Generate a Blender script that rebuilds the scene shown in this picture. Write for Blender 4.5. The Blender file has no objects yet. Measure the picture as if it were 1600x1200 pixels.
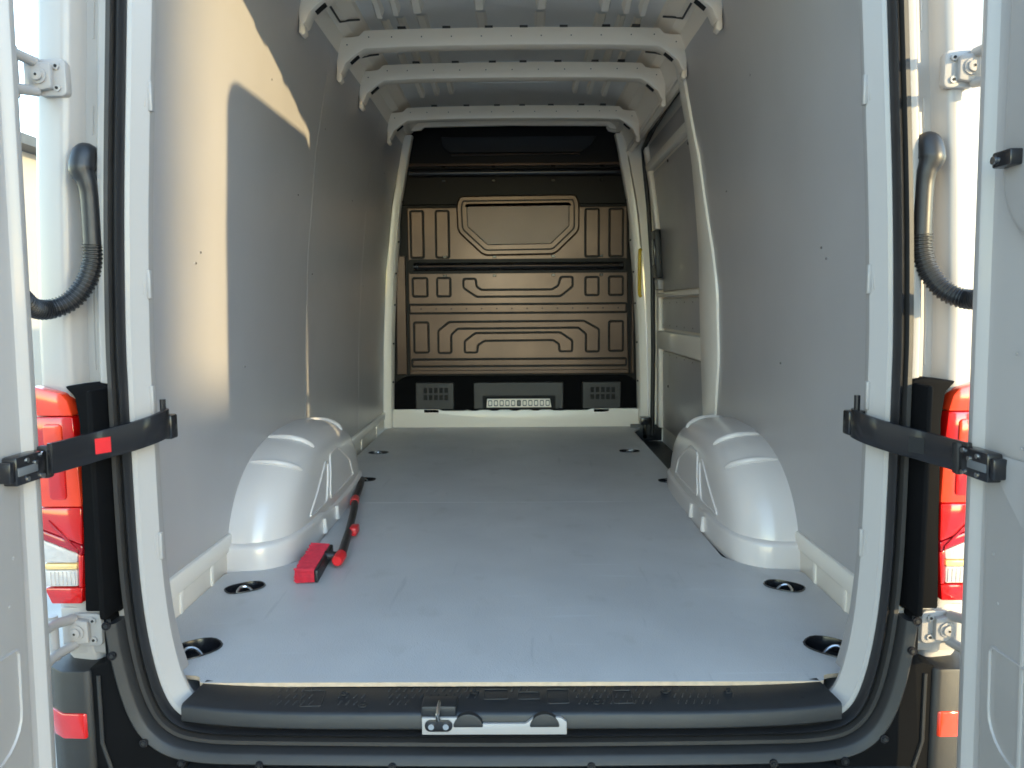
import bpy, bmesh, math, random
from math import radians, sin, cos, pi, tan, atan2, sqrt, hypot
from mathutils import Vector, Matrix, noise
random.seed(7)
SC = bpy.context.scene
COL = SC.collection

# ------------------------------------------------------------------ camera
cd = bpy.data.cameras.new('camera'); cam = bpy.data.objects.new('camera', cd); COL.objects.link(cam)
cd.sensor_width = 36.0; cd.lens = 27.0; cd.clip_start = 0.02; cd.clip_end = 2000
_yaw, _pit, _rol = radians(.48), math.atan(.1), radians(.4)
_f = Vector((-sin(_yaw)*cos(_pit), cos(_yaw)*cos(_pit), -sin(_pit)))
_r = _f.cross(Vector((0, 0, 1))).normalized(); _u = _r.cross(_f)
_r2 = _r*cos(_rol) - _u*sin(_rol); _u2 = _u*cos(_rol) + _r*sin(_rol)
cam.matrix_world = Matrix(((_r2.x, _u2.x, -_f.x, .02), (_r2.y, _u2.y, -_f.y, -1.6), (_r2.z, _u2.z, -_f.z, .78), (0, 0, 0, 1)))
SC.camera = cam

# ------------------------------------------------------------------ light
SUN_EL = radians(9.2); SUN_DX, SUN_DY = .690, -.724            # horizontal direction towards the sun
W_ = bpy.data.worlds.new('World'); SC.world = W_; W_.use_nodes = True
_nt = W_.node_tree; _bg = _nt.nodes['Background']
_sky = _nt.nodes.new('ShaderNodeTexSky'); _sky.sky_type = 'NISHITA'; _sky.sun_disc = False
_sky.sun_elevation = SUN_EL; _sky.sun_rotation = atan2(SUN_DX, SUN_DY)
_sky.air_density = 1.0; _sky.dust_density = 0.1; _sky.ozone_density = 1.0
_nt.links.new(_sky.outputs[0], _bg.inputs[0]); _bg.inputs[1].default_value = .15
sd = bpy.data.lights.new('sun', 'SUN'); sd.energy = .85; sd.angle = radians(.53); sd.color = (1, .79, .43)
sun = bpy.data.objects.new('sun', sd); COL.objects.link(sun); sun.location = (20, -20, 12)
_d = Vector((SUN_DX*cos(SUN_EL), SUN_DY*cos(SUN_EL), sin(SUN_EL)))
sun.rotation_euler = _d.to_track_quat('Z', 'Y').to_euler()
SC.view_settings.view_transform = 'Standard'; SC.view_settings.look = 'None'
SC.view_settings.exposure = 3.3; SC.view_settings.gamma = 1.0
SC.cycles.max_bounces = 14; SC.cycles.diffuse_bounces = 8; SC.cycles.glossy_bounces = 6
SC.cycles.filter_width = 1.7

# ------------------------------------------------------------------ materials
def mat(name, col, rough=.5, metal=0., coat=0., nscale=0., namt=0., bump=0., bscale=200., vor=False, trans=0., spec=.5, bdist=.002, bmap=None):
    m = bpy.data.materials.new(name); m.use_nodes = True
    nt = m.node_tree; p = nt.nodes['Principled BSDF']; L = nt.links.new
    p.inputs['Base Color'].default_value = (*col, 1); p.inputs['Roughness'].default_value = rough
    p.inputs['Metallic'].default_value = metal; p.inputs['Coat Weight'].default_value = coat
    p.inputs['Coat Roughness'].default_value = .08; p.inputs['Transmission Weight'].default_value = trans
    p.inputs['Specular IOR Level'].default_value = spec
    tc = nt.nodes.new('ShaderNodeTexCoord')
    if namt:
        n = nt.nodes.new('ShaderNodeTexNoise'); n.inputs['Scale'].default_value = nscale; n.inputs['Detail'].default_value = 6
        L(tc.outputs['Object'], n.inputs['Vector'])
        r = nt.nodes.new('ShaderNodeMapRange'); r.inputs[1].default_value = .15; r.inputs[2].default_value = .85
        r.inputs[3].default_value = 1-namt; r.inputs[4].default_value = 1+namt; L(n.outputs['Fac'], r.inputs[0])
        hs = nt.nodes.new('ShaderNodeVectorMath'); hs.operation = 'SCALE'; hs.inputs[0].default_value = col
        L(r.outputs[0], hs.inputs['Scale']); L(hs.outputs[0], p.inputs['Base Color'])
        r2 = nt.nodes.new('ShaderNodeMapRange'); r2.inputs[1].default_value = .1; r2.inputs[2].default_value = .9
        r2.inputs[3].default_value = max(.03, rough*.9); r2.inputs[4].default_value = min(1, rough*1.1)
        n2 = nt.nodes.new('ShaderNodeTexNoise'); n2.inputs['Scale'].default_value = nscale*2.3; n2.inputs['Detail'].default_value = 8
        L(tc.outputs['Object'], n2.inputs['Vector']); L(n2.outputs['Fac'], r2.inputs[0]); L(r2.outputs[0], p.inputs['Roughness'])
    if bump:
        b = nt.nodes.new('ShaderNodeBump'); b.inputs['Strength'].default_value = bump; b.inputs['Distance'].default_value = bdist
        if vor:
            t = nt.nodes.new('ShaderNodeTexVoronoi'); t.inputs['Scale'].default_value = bscale; L(t.outputs['Distance'], b.inputs['Height'])
        else:
            t = nt.nodes.new('ShaderNodeTexNoise'); t.inputs['Scale'].default_value = bscale; t.inputs['Detail'].default_value = 0 if bmap else 2; L(t.outputs['Fac'], b.inputs['Height'])
        if bmap:
            mp = nt.nodes.new('ShaderNodeMapping'); mp.inputs['Scale'].default_value = bmap
            L(tc.outputs['Object'], mp.inputs['Vector']); L(mp.outputs[0], t.inputs['Vector'])
        else: L(tc.outputs['Object'], t.inputs['Vector'])
        L(b.outputs[0], p.inputs['Normal'])
    return m
PAINT = mat('darkened white body paint', (.345, .322, .306), .38, coat=.15)  # white darkened in the colour so the high exposure doesn't clip it
PAINT_IN = mat('lightened white inner paint', (.88, .81, .71), .36, coat=.25)  # same white, lightened and warmed in place of light deep in the bay
ROOFM = mat('grey roof skin', (.72, .71, .69), .42, nscale=5, namt=.06)
LINING = mat('grey foiled lining board', (.42, .40, .395), .31, nscale=4, namt=.05, bump=.12, bscale=420)
FLOORM = mat('grey antislip floor board', (.505, .488, .478), .38, nscale=3.5, namt=.12, bump=.35, bscale=330, vor=True)
_p = FLOORM.node_tree; _b = _p.nodes['Principled BSDF']; _src = _b.inputs['Base Color'].links[0].from_socket
_tc = _p.nodes.new('ShaderNodeTexCoord'); _last = _src
for _sc, _rot, _lo, _hi, _c, _amt in (((2.2, 34, 1), .5, .66, .72, (.62, .63, .63, 1), .3), ((30, 2.6, 1), -.35, .67, .73, (.30, .30, .30, 1), .3), ((9, 7, 1), .2, .60, .78, (.36, .345, .32, 1), .5), ((90, 90, 1), 0, .74, .78, (.10, .09, .08, 1), .5)):
    _m = _p.nodes.new('ShaderNodeMapping'); _m.inputs['Scale'].default_value = _sc; _m.inputs['Rotation'].default_value = (0, 0, _rot)
    _n = _p.nodes.new('ShaderNodeTexNoise'); _n.inputs['Scale'].default_value = 1; _n.inputs['Detail'].default_value = 3
    _q = _p.nodes.new('ShaderNodeMapRange'); _q.inputs[1].default_value = _lo; _q.inputs[2].default_value = _hi; _q.inputs[4].default_value = _amt
    _x = _p.nodes.new('ShaderNodeMixRGB'); _x.inputs[2].default_value = _c
    _p.links.new(_tc.outputs['Object'], _m.inputs[0]); _p.links.new(_m.outputs[0], _n.inputs['Vector']); _p.links.new(_n.outputs['Fac'], _q.inputs[0])
    _p.links.new(_q.outputs[0], _x.inputs[0]); _p.links.new(_last, _x.inputs[1]); _last = _x.outputs[0]
_p.links.new(_last, _b.inputs['Base Color'])
EDGE = mat('plywood edge', (.52, .40, .28), .7, nscale=60, namt=.2)
RUBBER = mat('black rubber', (.012, .012, .0135), .42, nscale=20, namt=.15)
RUBBER2 = mat('worn rubber', (.034, .031, .029), .5, nscale=20, namt=.15)
PLAST = mat('black plastic', (.012, .013, .015), .42, nscale=12, namt=.15, bump=.25, bscale=900)
PLASTG = mat('dark grey grained plastic', (.017, .016, .0155), .5, nscale=12, namt=.12, bump=.25, bscale=900)
GLOSSB = mat('black gloss plastic', (.012, .012, .014), .22, nscale=10, namt=.1)
STEELB = mat('dark sheet with painted brown sheen', (.080, .057, .046), .30, metal=.75, nscale=2.2, namt=.35, bump=.35, bscale=1.0, bdist=.03, bmap=(.9, 1, 3.5))  # brown reflected sheen and its uneven brightness are in the base colour
STEELK = mat('black sheet', (.006, .005, .0045), .42, spec=.18, nscale=6, namt=.15)
CHROME = mat('zinc plated steel', (.6, .6, .6), .25, metal=1., nscale=30, namt=.1)
BOWM = mat('white bow paint with painted bounce light', (.90, .79, .65), .36, coat=.25)  # same white as the body; cream of bounced light put into the colour
ARCHM = mat('white arch paint', (.67, .615, .58), .28, coat=.5, nscale=4, namt=.0)
MATTB = mat('matt black plastic', (.006, .006, .0065), .7, nscale=15, namt=.1, spec=.03)
RED = mat('red lamp lens', (.55, .004, .003), .12, coat=1., nscale=14, namt=.12)
REDD = mat('deep red lamp lens', (.36, .004, .012), .12, coat=1., nscale=14, namt=.15)
REDO = mat('orange red lamp lens', (.80, .05, .012), .15, coat=1., nscale=9, namt=.2)
CLEAR = mat('clear lamp lens over reflector', (.55, .50, .46), .15, coat=1., nscale=40, namt=.2, bump=.8, bscale=120)
AMBER = mat('amber bar', (.80, .55, .22), .2, coat=1.)
REDP = mat('red plastic', (.62, .02, .025), .35, nscale=30, namt=.1)
BRIST = mat('red bristles', (.55, .012, .03), .6, nscale=60, namt=.3)
YELL = mat('yellow plastic', (.75, .50, .03), .4, nscale=20, namt=.05)
LABELM = mat('grey label', (.13, .135, .14), .4)
ASPH = mat('lightened asphalt', (.42, .40, .37), .9, nscale=3, namt=.25, bump=.6, bscale=160)  # colour lightened to bounce more light up into the load bay
STUCCO = mat('beige render', (.34, .31, .27), .85, nscale=2, namt=.08, bump=.3, bscale=60)
STUCCO2 = mat('pale render', (.70, .69, .66), .85, nscale=2, namt=.06, bump=.3, bscale=60)
SLATE = mat('dark eaves', (.06, .065, .07), .6, nscale=5, namt=.2)
PANE = mat('window pane', (.10, .13, .16), .08, coat=.5, nscale=1, namt=.05)
HOLE = mat('dark hole', (.01, .01, .01), .8)

# ------------------------------------------------------------------ mesh helpers
class MB:
    def __init__(s): s.v = []; s.f = []; s.m = []
    def add(s, vs, fs, m=0):
        o = len(s.v); s.v += [tuple(v) for v in vs]
        for f in fs: s.f.append([i+o for i in f]); s.m.append(m)
        return s
    def box(s, x0, x1, y0, y1, z0, z1, m=0):
        vs = [(x, y, z) for z in (z0, z1) for y in (y0, y1) for x in (x0, x1)]
        return s.add(vs, [(0, 2, 3, 1), (4, 5, 7, 6), (0, 1, 5, 4), (2, 6, 7, 3), (0, 4, 6, 2), (1, 3, 7, 5)], m)
    def prism(s, poly, ax, a, b, m=0):
        n = len(poly)
        def P(p, t): return {'y': (p[0], t, p[1]), 'x': (t, p[0], p[1]), 'z': (p[0], p[1], t)}[ax]
        vs = [P(p, a) for p in poly] + [P(p, b) for p in poly]
        fs = [tuple(range(n)), tuple(range(n, 2*n))[::-1]] + [(i, (i+1) % n, n+(i+1) % n, n+i) for i in range(n)]
        return s.add(vs, fs, m)
    def loft(s, rings, ring=True, loop=False, cap=False, m=0):
        n = len(rings[0]); vs = [p for r in rings for p in r]; fs = []
        K = len(rings)
        for k in range(K if loop else K-1):
            for i in range(n if ring else n-1):
                a = k*n; b = ((k+1) % K)*n; j = (i+1) % n
                fs.append((a+i, a+j, b+j, b+i))
        if cap: fs += [tuple(range(n)), tuple(range((K-1)*n, K*n))]
        return s.add(vs, fs, m)
    def tube(s, path, r, n=12, cap=True, loop=False, m=0, flat=None):
        P = [Vector(p) for p in path]; K = len(P); rs = r if isinstance(r, (list, tuple)) else [r]*K
        rings = []; up = None
        for k in range(K):
            t = (P[(k+1) % K]-P[k-1]) if loop else (P[min(k+1, K-1)]-P[max(k-1, 0)])
            t.normalize()
            if up is None: up = t.orthogonal().normalized()
            up = (up - t*up.dot(t)).normalized(); w = t.cross(up)
            rings.append([P[k] + up*(rs[k]*cos(2*pi*i/n)) + w*(rs[k]*sin(2*pi*i/n)) for i in range(n)])
        return s.loft(rings, True, loop, cap and not loop, m)
    def cyl(s, c, ax, r, h, n=16, m=0, r2=None):
        c = Vector(c); a = Vector(ax).normalized()
        return s.tube([c, c+a*h], [r, r if r2 is None else r2], n, m=m)
    def build(s, name, mats, parent=None, bevel=0., seg=2, smooth=35, kind=None, merge=True, recalc=True):
        me = bpy.data.meshes.new(name); bm = bmesh.new()
        V = [bm.verts.new(v) for v in s.v]
        for f, m in zip(s.f, s.m):
            try: F = bm.faces.new([V[i] for i in f]); F.material_index = m
            except ValueError: pass
        if merge: bmesh.ops.remove_doubles(bm, verts=bm.verts, dist=1e-5)
        if recalc: bmesh.ops.recalc_face_normals(bm, faces=bm.faces)
        if bevel:
            es = [e for e in bm.edges if len(e.link_faces) == 2 and e.calc_face_angle(0) > radians(32)]
            bmesh.ops.bevel(bm, geom=es, offset=bevel, segments=seg, profile=.5, affect='EDGES', clamp_overlap=True)
        bm.to_mesh(me); bm.free()
        for m in (mats if isinstance(mats, (list, tuple)) else [mats]): me.materials.append(m)
        me.shade_smooth(); me.set_sharp_from_angle(angle=radians(smooth))
        o = bpy.data.objects.new(name, me); COL.objects.link(o)
        if parent: o.parent = parent
        if kind: o['kind'] = kind
        return o
def tag(o, label=None, cat=None, group=None, kind=None):
    if label: o['label'] = label
    if cat: o['category'] = cat
    if group: o['group'] = group
    if kind: o['kind'] = kind
    return o
def empty(name, loc=(0, 0, 0)):
    o = bpy.data.objects.new(name, None); o.location = loc; COL.objects.link(o); o.empty_display_size = .2
    return o
def interp(tab, z):
    if z <= tab[0][0]: return tab[0][1]
    for (a, va), (b, vb) in zip(tab, tab[1:]):
        if z <= b: return va+(vb-va)*(z-a)/(b-a)
    return tab[-1][1]
def crom(pts, sub, closed=False):
    n = len(pts); out = []
    R = range(n) if closed else range(n-1)
    for i in R:
        p0, p1, p2, p3 = (pts[(i-1) % n], pts[i], pts[(i+1) % n], pts[(i+2) % n]) if closed else (pts[max(i-1, 0)], pts[i], pts[i+1], pts[min(i+2, n-1)])
        for k in range(sub):
            t = k/sub
            out.append(tuple(.5*(2*b+(c-a)*t+(2*a-5*b+4*c-d)*t*t+(3*b-a-3*c+d)*t**3) for a, b, c, d in zip(p0, p1, p2, p3)))
    if not closed: out.append(tuple(pts[-1]))
    return out
def inset(poly, d):                                              # offset a closed 2-D polygon outwards by d (ccw)
    n = len(poly); out = []
    for i in range(n):
        a, b, c = poly[i-1], poly[i], poly[(i+1) % n]
        e1 = Vector((b[0]-a[0], b[1]-a[1])); e2 = Vector((c[0]-b[0], c[1]-b[1]))
        if e1.length < 1e-9 or e2.length < 1e-9: out.append(b); continue
        n1 = Vector((e1.y, -e1.x)).normalized(); n2 = Vector((e2.y, -e2.x)).normalized()
        nn = (n1+n2); k = nn.length_squared/2
        out.append((b[0]+nn.x*d/max(k, .4), b[1]+nn.y*d/max(k, .4)))
    return out
def rrect(x0, x1, z0, z1, r, n=6):
    rs = r if isinstance(r, (list, tuple)) else (r, r, r, r)     # br, tr, tl, bl  (ccw)
    out = []
    for (cx, cz, a0, q) in ((x1, z0, -90, 0), (x1, z1, 0, 1), (x0, z1, 90, 2), (x0, z0, 180, 3)):
        q = rs[q]; sx = -1 if cx == x1 else 1; sz = 1 if cz == z0 else -1
        for k in range(n+1):
            a = radians(a0+90*k/n); out.append((cx+sx*q+q*cos(a), cz+sz*q+q*sin(a)))
    return out

# ------------------------------------------------------------------ ground and surroundings
GZ = -.62
g = MB(); g.add([(-400, -400, GZ), (400, -400, GZ), (400, 400, GZ), (-400, 400, GZ)], [(0, 1, 2, 3)])
tag(g.build('ground', ASPH), kind='structure')

# ------------------------------------------------------------------ the van
VAN = tag(empty('panel_van', (0, 0, GZ)), 'white panel van seen into its empty grey lined load bay between two open rear doors', 'van')
def part(mb, name, mats, parent=None, **k):
    o = mb.build(name, mats, None, **k)
    o.parent = parent or VAN
    if parent is None: o.matrix_parent_inverse = Matrix.Translation((0, 0, -GZ))
    return o

WT = [(-.2, .862), (0, .860), (.3, .852), (.6, .843), (1.0, .818), (1.4, .775), (1.75, .708), (1.90, .675), (2.1, .60)]
def W(z): return interp(WT, z)
XS = [(-.2, .925), (.1, .925), (.84, .915), (1.2, .895), (1.4, .872), (1.75, .818), (1.95, .76)]
def Xs(z): return interp(XS, z)
HALF = [(0, -.074), (.30, -.072), (.52, -.069), (.62, -.064), (.676, -.046), (.708, .004), (.731, .108), (.7425, .24), (.7455, .4), (.745, .62),
        (.743, .75), (.731, 1.0), (.706, 1.35), (.694, 1.55), (.686, 1.69), (.672, 1.76), (.632, 1.795), (.5, 1.803), (.25, 1.806)]
FULL = HALF + [(0, 1.808)] + [(-x, z) for x, z in HALF[:0:-1]]
PATH = crom(FULL, 6, True)                                       # counter-clockwise seen from behind
OPENX = [(z, x) for x, z in HALF if -.05 < z < 1.7] + [(1.85, .655), (2.1, .60)]
def ox(z): return interp(OPENX, z)
def ring(off, y, sel=None):
    return [(x, y, z) for x, z in inset(PATH, off)]

# door opening flange and its weather seal
m = MB(); m.loft([ring(o, y) for o, y in ((.012, -.098), (.002, -.103), (-.006, -.101), (-.010, -.096), (-.026, -.080), (-.030, -.075), (-.030, -.068), (-.026, -.068), (-.02, -.05), (.012, -.09))], True, True)
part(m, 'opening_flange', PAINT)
m = MB()
prof = [(.004, -.098), (.003, -.118), (.008, -.128), (.014, -.124), (.016, -.112), (.019, -.112), (.021, -.130), (.029, -.130), (.032, -.122), (.032, -.098)]
m.loft([ring(o, y) for o, y in prof], True, True)
for i, f in enumerate(m.f):
    k = i // len(PATH)
    m.m[i] = 1 if k >= 5 else 0
part(m, 'weather_seal', [RUBBER, RUBBER2], smooth=50)

for x, w, h in ((-.40, .05, .009), (-.17, .025, .012), (.06, .045, .008), (.30, .02, .012), (.50, .04, .008)):
    m = MB(); m.box(x-w, x+w, -.082, -.070, 1.774-h*.55, 1.782); part(m, 'shadow_block', PAINT, bevel=.002)  # unseen blocks added to make the header's shadow edge ragged
for s in (-1, 1):
    for z in (1.19, .83, .60, .30):
        m = MB(); x = ox(z)-.030
        m.box(min(s*(x-.004), s*(x+.004)), max(s*(x-.004), s*(x+.004)), -.079, -.067, z-.028, z+.028)
        m.box(min(s*(x+.006), s*(x+.009)), max(s*(x+.006), s*(x+.009)), -.083, -.078, z-.022, z+.024); part(m, 'flange_tab', PAINT, bevel=.0015)
# rear pillars, side walls (solid, outer skin and inner sheet)
ZS = [-.12, .0, .1, .2, .3, .45, .6, .8, 1.0, 1.2, 1.4, 1.6, 1.75, 1.86, 1.95, 2.02]
def smooth01(t): t = max(0, min(1, t)); return t*t*(3-2*t)
def xout(y, z):
    a = ox(z)+.196
    if z > 1.75: a -= (z-1.75)**2*1.2
    return a + .085*smooth01(y/1.2)*(1 if z < 1.3 else 1-.25*smooth01((z-1.3)/.6))
for s in (-1, 1):
    zz = crom([(z,) for z in ZS], 3); zz = [z[0] for z in zz]
    m = MB(); rings = []
    sec = [(.006, .02), (.010, -.085), (.030, -.090), (.034, -.110), (.040, -.114), (.050, -.113), (.056, -.106), (.062, -.082), (.066, -.072), (.072, -.068), (.098, -.067), (.103, -.074), (.110, -.098), (.118, -.106), (.128, -.107), (.170, -.098), (.186, -.082), (.194, -.060), (.196, -.03), (.196, .02)]
    for z in zz:
        b = ox(z); top = 1.
        rings.append([(s*(b+x), y, z) for x, y in sec])
    m.loft(rings, True, False, True)
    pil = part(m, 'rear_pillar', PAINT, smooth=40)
    # pressed strip seams on the pillar
    for (dx, z0, z1) in ((.0845, .66, 1.02), (.0845, 1.12, 1.175), (.0845, 1.30, 1.75)):
        m = MB(); m.tube([(s*(ox(z)+dx), -.0678, z) for z in [z0+(z1-z0)*k/8 for k in range(9)]], .0022, 6)
        part(m, 'pressed_bead', PAINT, pil)
    # side wall
    ys = [.02, .2, .5, .9, 1.3, 1.7, 1.78, 1.781, 2.3, 2.8, 3.33, 3.331, 3.9, 4.6]
    m = MB(); rings = []
    for y in ys:
        slid = s > 0 and 1.7805 < y < 3.3305
        inn = [(Xs(z)+.03 if slid else W(z)+.006) for z in zz]
        rings.append([(s*xi, y, z) for xi, z in zip(inn, zz)] + [(s*max(xout(y, z), xi+.02), y, z) for xi, z in reversed(list(zip(inn, zz)))])
    m.loft(rings, True, False, True)
    wall = part(m, 'side_wall', PAINT_IN, smooth=30)
    # lining boards
    spans = [(.0, 1.495), (1.5, 2.55), (2.555, 3.33)] if s < 0 else [(.0, 1.66)]
    for (y0, y1) in spans:
        m = MB(); ny = max(6, int((y1-y0)/.06)); nz = 34; z0, z1 = .105, 1.80
        A = []; B = []
        for j in range(ny+1):
            y = y0+(y1-y0)*j/ny
            ra = []; rb = []
            for k in range(nz+1):
                z = z0+(z1-z0)*k/nz
                w = W(z)-.001 + .006*noise.noise((y*1.9, z*.9, s*3)) + .0012*noise.noise((y*5, z*4, s*7))
                ra.append((s*w, y, z)); rb.append((s*(w+.004), y, z))
            A.append(ra); B.append(rb)
        m.loft([a+b[::-1] for a, b in zip(A, B)], True, False, True)
        part(m, 'lining_board', LINING, wall, smooth=40)
    for (y, z) in [(.45, .93), (.42, .9), (.9, 1.5), (1.56, .92), (1.3, 1.2), (2.2, 1.3), (2.6, .9), (2.9, 1.55), (1.58, 1.5), (.8, .6)]:
        if s > 0 and y > 1.5: continue
        m = MB(); m.cyl((s*(W(z)-.002), y, z), (-s, 0, 0), .0035, .003, 10); part(m, 'screw', CHROME, wall)
    # rail along the foot of the wall
    fronts = [(.0, .66), (1.9, 3.36)] if s < 0 else [(.0, .66)]
    for (y0, y1) in fronts:
        m = MB(); m.prism([(s*.875, -.02), (s*.855, -.02), (s*.853, .055), (s*.847, .060), (s*.845, .100), (s*.849, .108), (s*.875, .11)], 'y', y0, y1)
        for yy in ([.07, .30, .50] if y0 < 1 else [2.15, 2.6, 3.05]):
            m.box(min(s*.850, s*.862), max(s*.850, s*.862), yy, yy+.02, -.01, .06)
        rl = part(m, 'sill_rail', PAINT_IN, bevel=.002)
        if y0 < 1:
            m = MB(); m.prism([(.015, .10), (.10, .10), (.10, .135), (.055, .15), (.015, .165)], 'x', s*(W(.12)-.005), s*(W(.12)-.010)); part(m, 'end_tab', PAINT_IN, rl, bevel=.001)

# header over the opening, outer roof, front closing panel, underbody
m = MB(); m.prism([(-.10, 1.78), (-.104, 1.835), (-.09, 1.95), (-.03, 2.09), (.06, 2.12), (.06, 1.86), (.02, 1.845)], 'x', -.70, .70)
part(m, 'roof_header', PAINT, bevel=.006)
m = MB()
arc = [(x*.86, 2.13-.25*abs(x)**4.5) for x in [k/12-1 for k in range(25)]]
m.prism([(x, z) for x, z in arc] + [(x, z-.03) for x, z in reversed(arc)], 'y', .0, 4.6)
part(m, 'outer_roof', PAINT, smooth=50)
m = MB(); m.box(-.97, .97, 0.03, 4.6, -.20, -.125); part(m, 'underbody', STEELK)
m = MB(); m.box(-.80, .80, 3.46, 3.50, -.12, 2.05); part(m, 'cab_closing_sheet', STEELK)

# ------------------------------------------------------------------ roof from inside
m = MB(); rf = []
nx = 40
for j in range(24):
    y = .0+3.44*j/23
    rf.append([(x, y, 1.985-.05*(abs(x)/.62)**3 + .002*noise.noise((x*2, y*2, 1))) for x in [-.62+1.24*i/nx for i in range(nx+1)]])
m.loft(rf, False); RP = part(m, 'roof_panel', ROOFM, smooth=60)
def zroof(x): return 1.985-.05*(abs(x)/.62)**3
for xr in (-.52, -.455, -.37, -.125, .12, .37, .455, .52):
    for (ya, yb) in ((.10, 1.02), (1.11, 1.57), (1.67, 1.99), (2.09, 2.30)):
        if abs(xr) < .2 and ya > 2.05: continue
        w = .018 if abs(xr) < .4 else .013
        m = MB()
        m.loft([[(xr-w-.006, y, zroof(xr)+.002), (xr-w+.004, y, zroof(xr)-d), (xr+w-.004, y, zroof(xr)-d), (xr+w+.006, y, zroof(xr)+.002)] for y, d in ((ya, .006), (ya+.05, .014), (yb-.08, .014), (yb, .034))], False)
        part(m, 'roof_rib', PAINT_IN, RP, smooth=15)
for xr in (-.50, -.42, -.34, .34, .42, .50):
    m = MB(); m.loft([[(xr-.018, y, zroof(xr)), (xr-.010, y, zroof(xr)-d), (xr+.010, y, zroof(xr)-d), (xr+.018, y, zroof(xr))] for y, d in ((2.30, .02), (2.6, .02), (2.76, .03))], False)
    part(m, 'roof_rib', PAINT_IN, RP, smooth=15)
for x0, x1 in ((-.245, .245),):
    m = MB()
    for a in (0, .03):
        m.tube([(x, y, 1.982) for x, y in rrect(x0+a, x1-a, 2.32+a, 2.66-a, .04)], .006, 8, loop=True)
    part(m, 'pressed_frame', ROOFM, RP)
for xc in (-.17, .17):
    m = MB(); m.prism(rrect(xc-.055, xc+.055, 2.45, 2.53, .03), 'z', 1.97, 1.99); part(m, 'pressed_pad', ROOFM, RP, bevel=.005)
for s in (-1, 1):
    m = MB()
    m.loft([[(s*.735, y, 1.735), (s*.715, y, 1.755), (s*.700, y, 1.80), (s*.675, y, 1.865), (s*.640, y, 1.885), (s*.628, y, 1.905), (s*.600, y, 1.925), (s*.585, y, 1.96), (s*.60, y, 2.02), (s*.74, y, 1.86)] for y in (.02, 1, 2, 3.40)], True, False, True)
    cr = part(m, 'cant_rail', BOWM, smooth=25)
    for (ya, yb) in ((1.12, 1.56), (1.66, 1.98)):
        m = MB(); m.tube([(s*.655, ya, 1.872), (s*.655, yb-.1, 1.872), (s*.630, yb-.05, 1.895), (s*.60, yb, 1.915)], .004, 6); part(m, 'edge_bead', RUBBER2, cr)
for y in (1.06, 1.60, 2.04, 2.80):
    half = [(.0, 1.828), (.25, 1.827), (.45, 1.824), (.590, 1.818), (.625, 1.797), (.668, 1.762), (.684, 1.728), (.694, 1.722), (.704, 1.735), (.704, 1.80), (.697, 1.862), (.640, 1.864), (.612, 1.868), (.592, 1.888), (.45, 1.893), (.2, 1.896), (0, 1.897)]
    poly = half + [(-x, z) for x, z in reversed(half[1:-1])]
    m = MB(); m.prism(poly, 'y', y, y+.07)
    bow = part(m, 'roof_bow', BOWM, bevel=.004)
    for s in (-1, 1):
        m = MB(); m.prism([(s*.618, 1.797), (s*.652, 1.769), (s*.655, 1.772), (s*.621, 1.801)], 'y', y+.022, y+.048)
        # slot in the slanting gusset face
        part(m, 'gusset_slot', HOLE, bow)
        m = MB(); m.prism([(s*.705, 1.74), (s*.690, 1.735), (s*.684, 1.70), (s*.697, 1.690), (s*.708, 1.70)], 'y', y+.005, y+.05); part(m, 'bow_foot', BOWM, bow, bevel=.004)
    m = MB()
    for x in [-.66, -.572, -.48, -.36, -.24, -.12, 0, .12, .24, .36, .48, .572, .66]:
        m.cyl((x, y-.0015, 1.833+.0*x if abs(x) > .6 else 1.862), (0, 1, 0), .0026, .004, 8)
    part(m, 'rivet', RUBBER2, bow, kind='stuff')
    m = MB()
    for x in [-.44, -.26, -.09, .05, .21, .38, .5]:
        m.box(x-.016, x+.016, y-.001, y+.03, 1.8935, 1.9025)
    part(m, 'glue_pad', RUBBER2, bow, kind='stuff')
m = MB(); m.prism([(-.72, 1.70), (-.72, 1.95), (.72, 1.95), (.72, 1.70), (.66, 1.88), (.60, 1.888), (.585, 1.905), (0, 1.912), (-.56, 1.905), (-.58, 1.886), (-.69, 1.88)], 'y', 3.33, 3.36)
part(m, 'front_roof_rail', BOWM, bevel=.003)

# ------------------------------------------------------------------ floor
LASH = [(-.735, .092, 42), (-.752, .486, 34), (-.690, 1.845, 0), (-.74, 2.50, 0), (.738, .092, -42), (.758, .482, -34), (.700, 1.79, 0), (.62, 2.51, 0)]
def oval(cx, cy, rot, a=.054, b=.038, n=20, k=2.6):
    out = []
    if cy < .2: a *= 1.2; b *= 1.25
    for i in range(n):
        t = 2*pi*i/n; x = a*abs(cos(t))**(2/k)*(1 if cos(t) > 0 else -1); y = b*abs(sin(t))**(2/k)*(1 if sin(t) > 0 else -1)
        r = radians(rot); out.append((cx+x*cos(r)-y*sin(r), cy+x*sin(r)+y*cos(r)))
    return out
SEAM = 1.425
def fillet(poly, rad, n=4):
    out = []
    for i in range(len(poly)):
        a, b, c = Vector(poly[i-1]), Vector(poly[i]), Vector(poly[(i+1) % len(poly)])
        d1 = (a-b); d2 = (c-b); r = min(rad, d1.length*.45, d2.length*.45); p = b+d1.normalized()*r; q = b+d2.normalized()*r
        for k in range(n+1):
            t = k/n; v = p*(1-t)**2+b*2*t*(1-t)+q*t*t; out.append((v.x, v.y))
    return out
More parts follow.
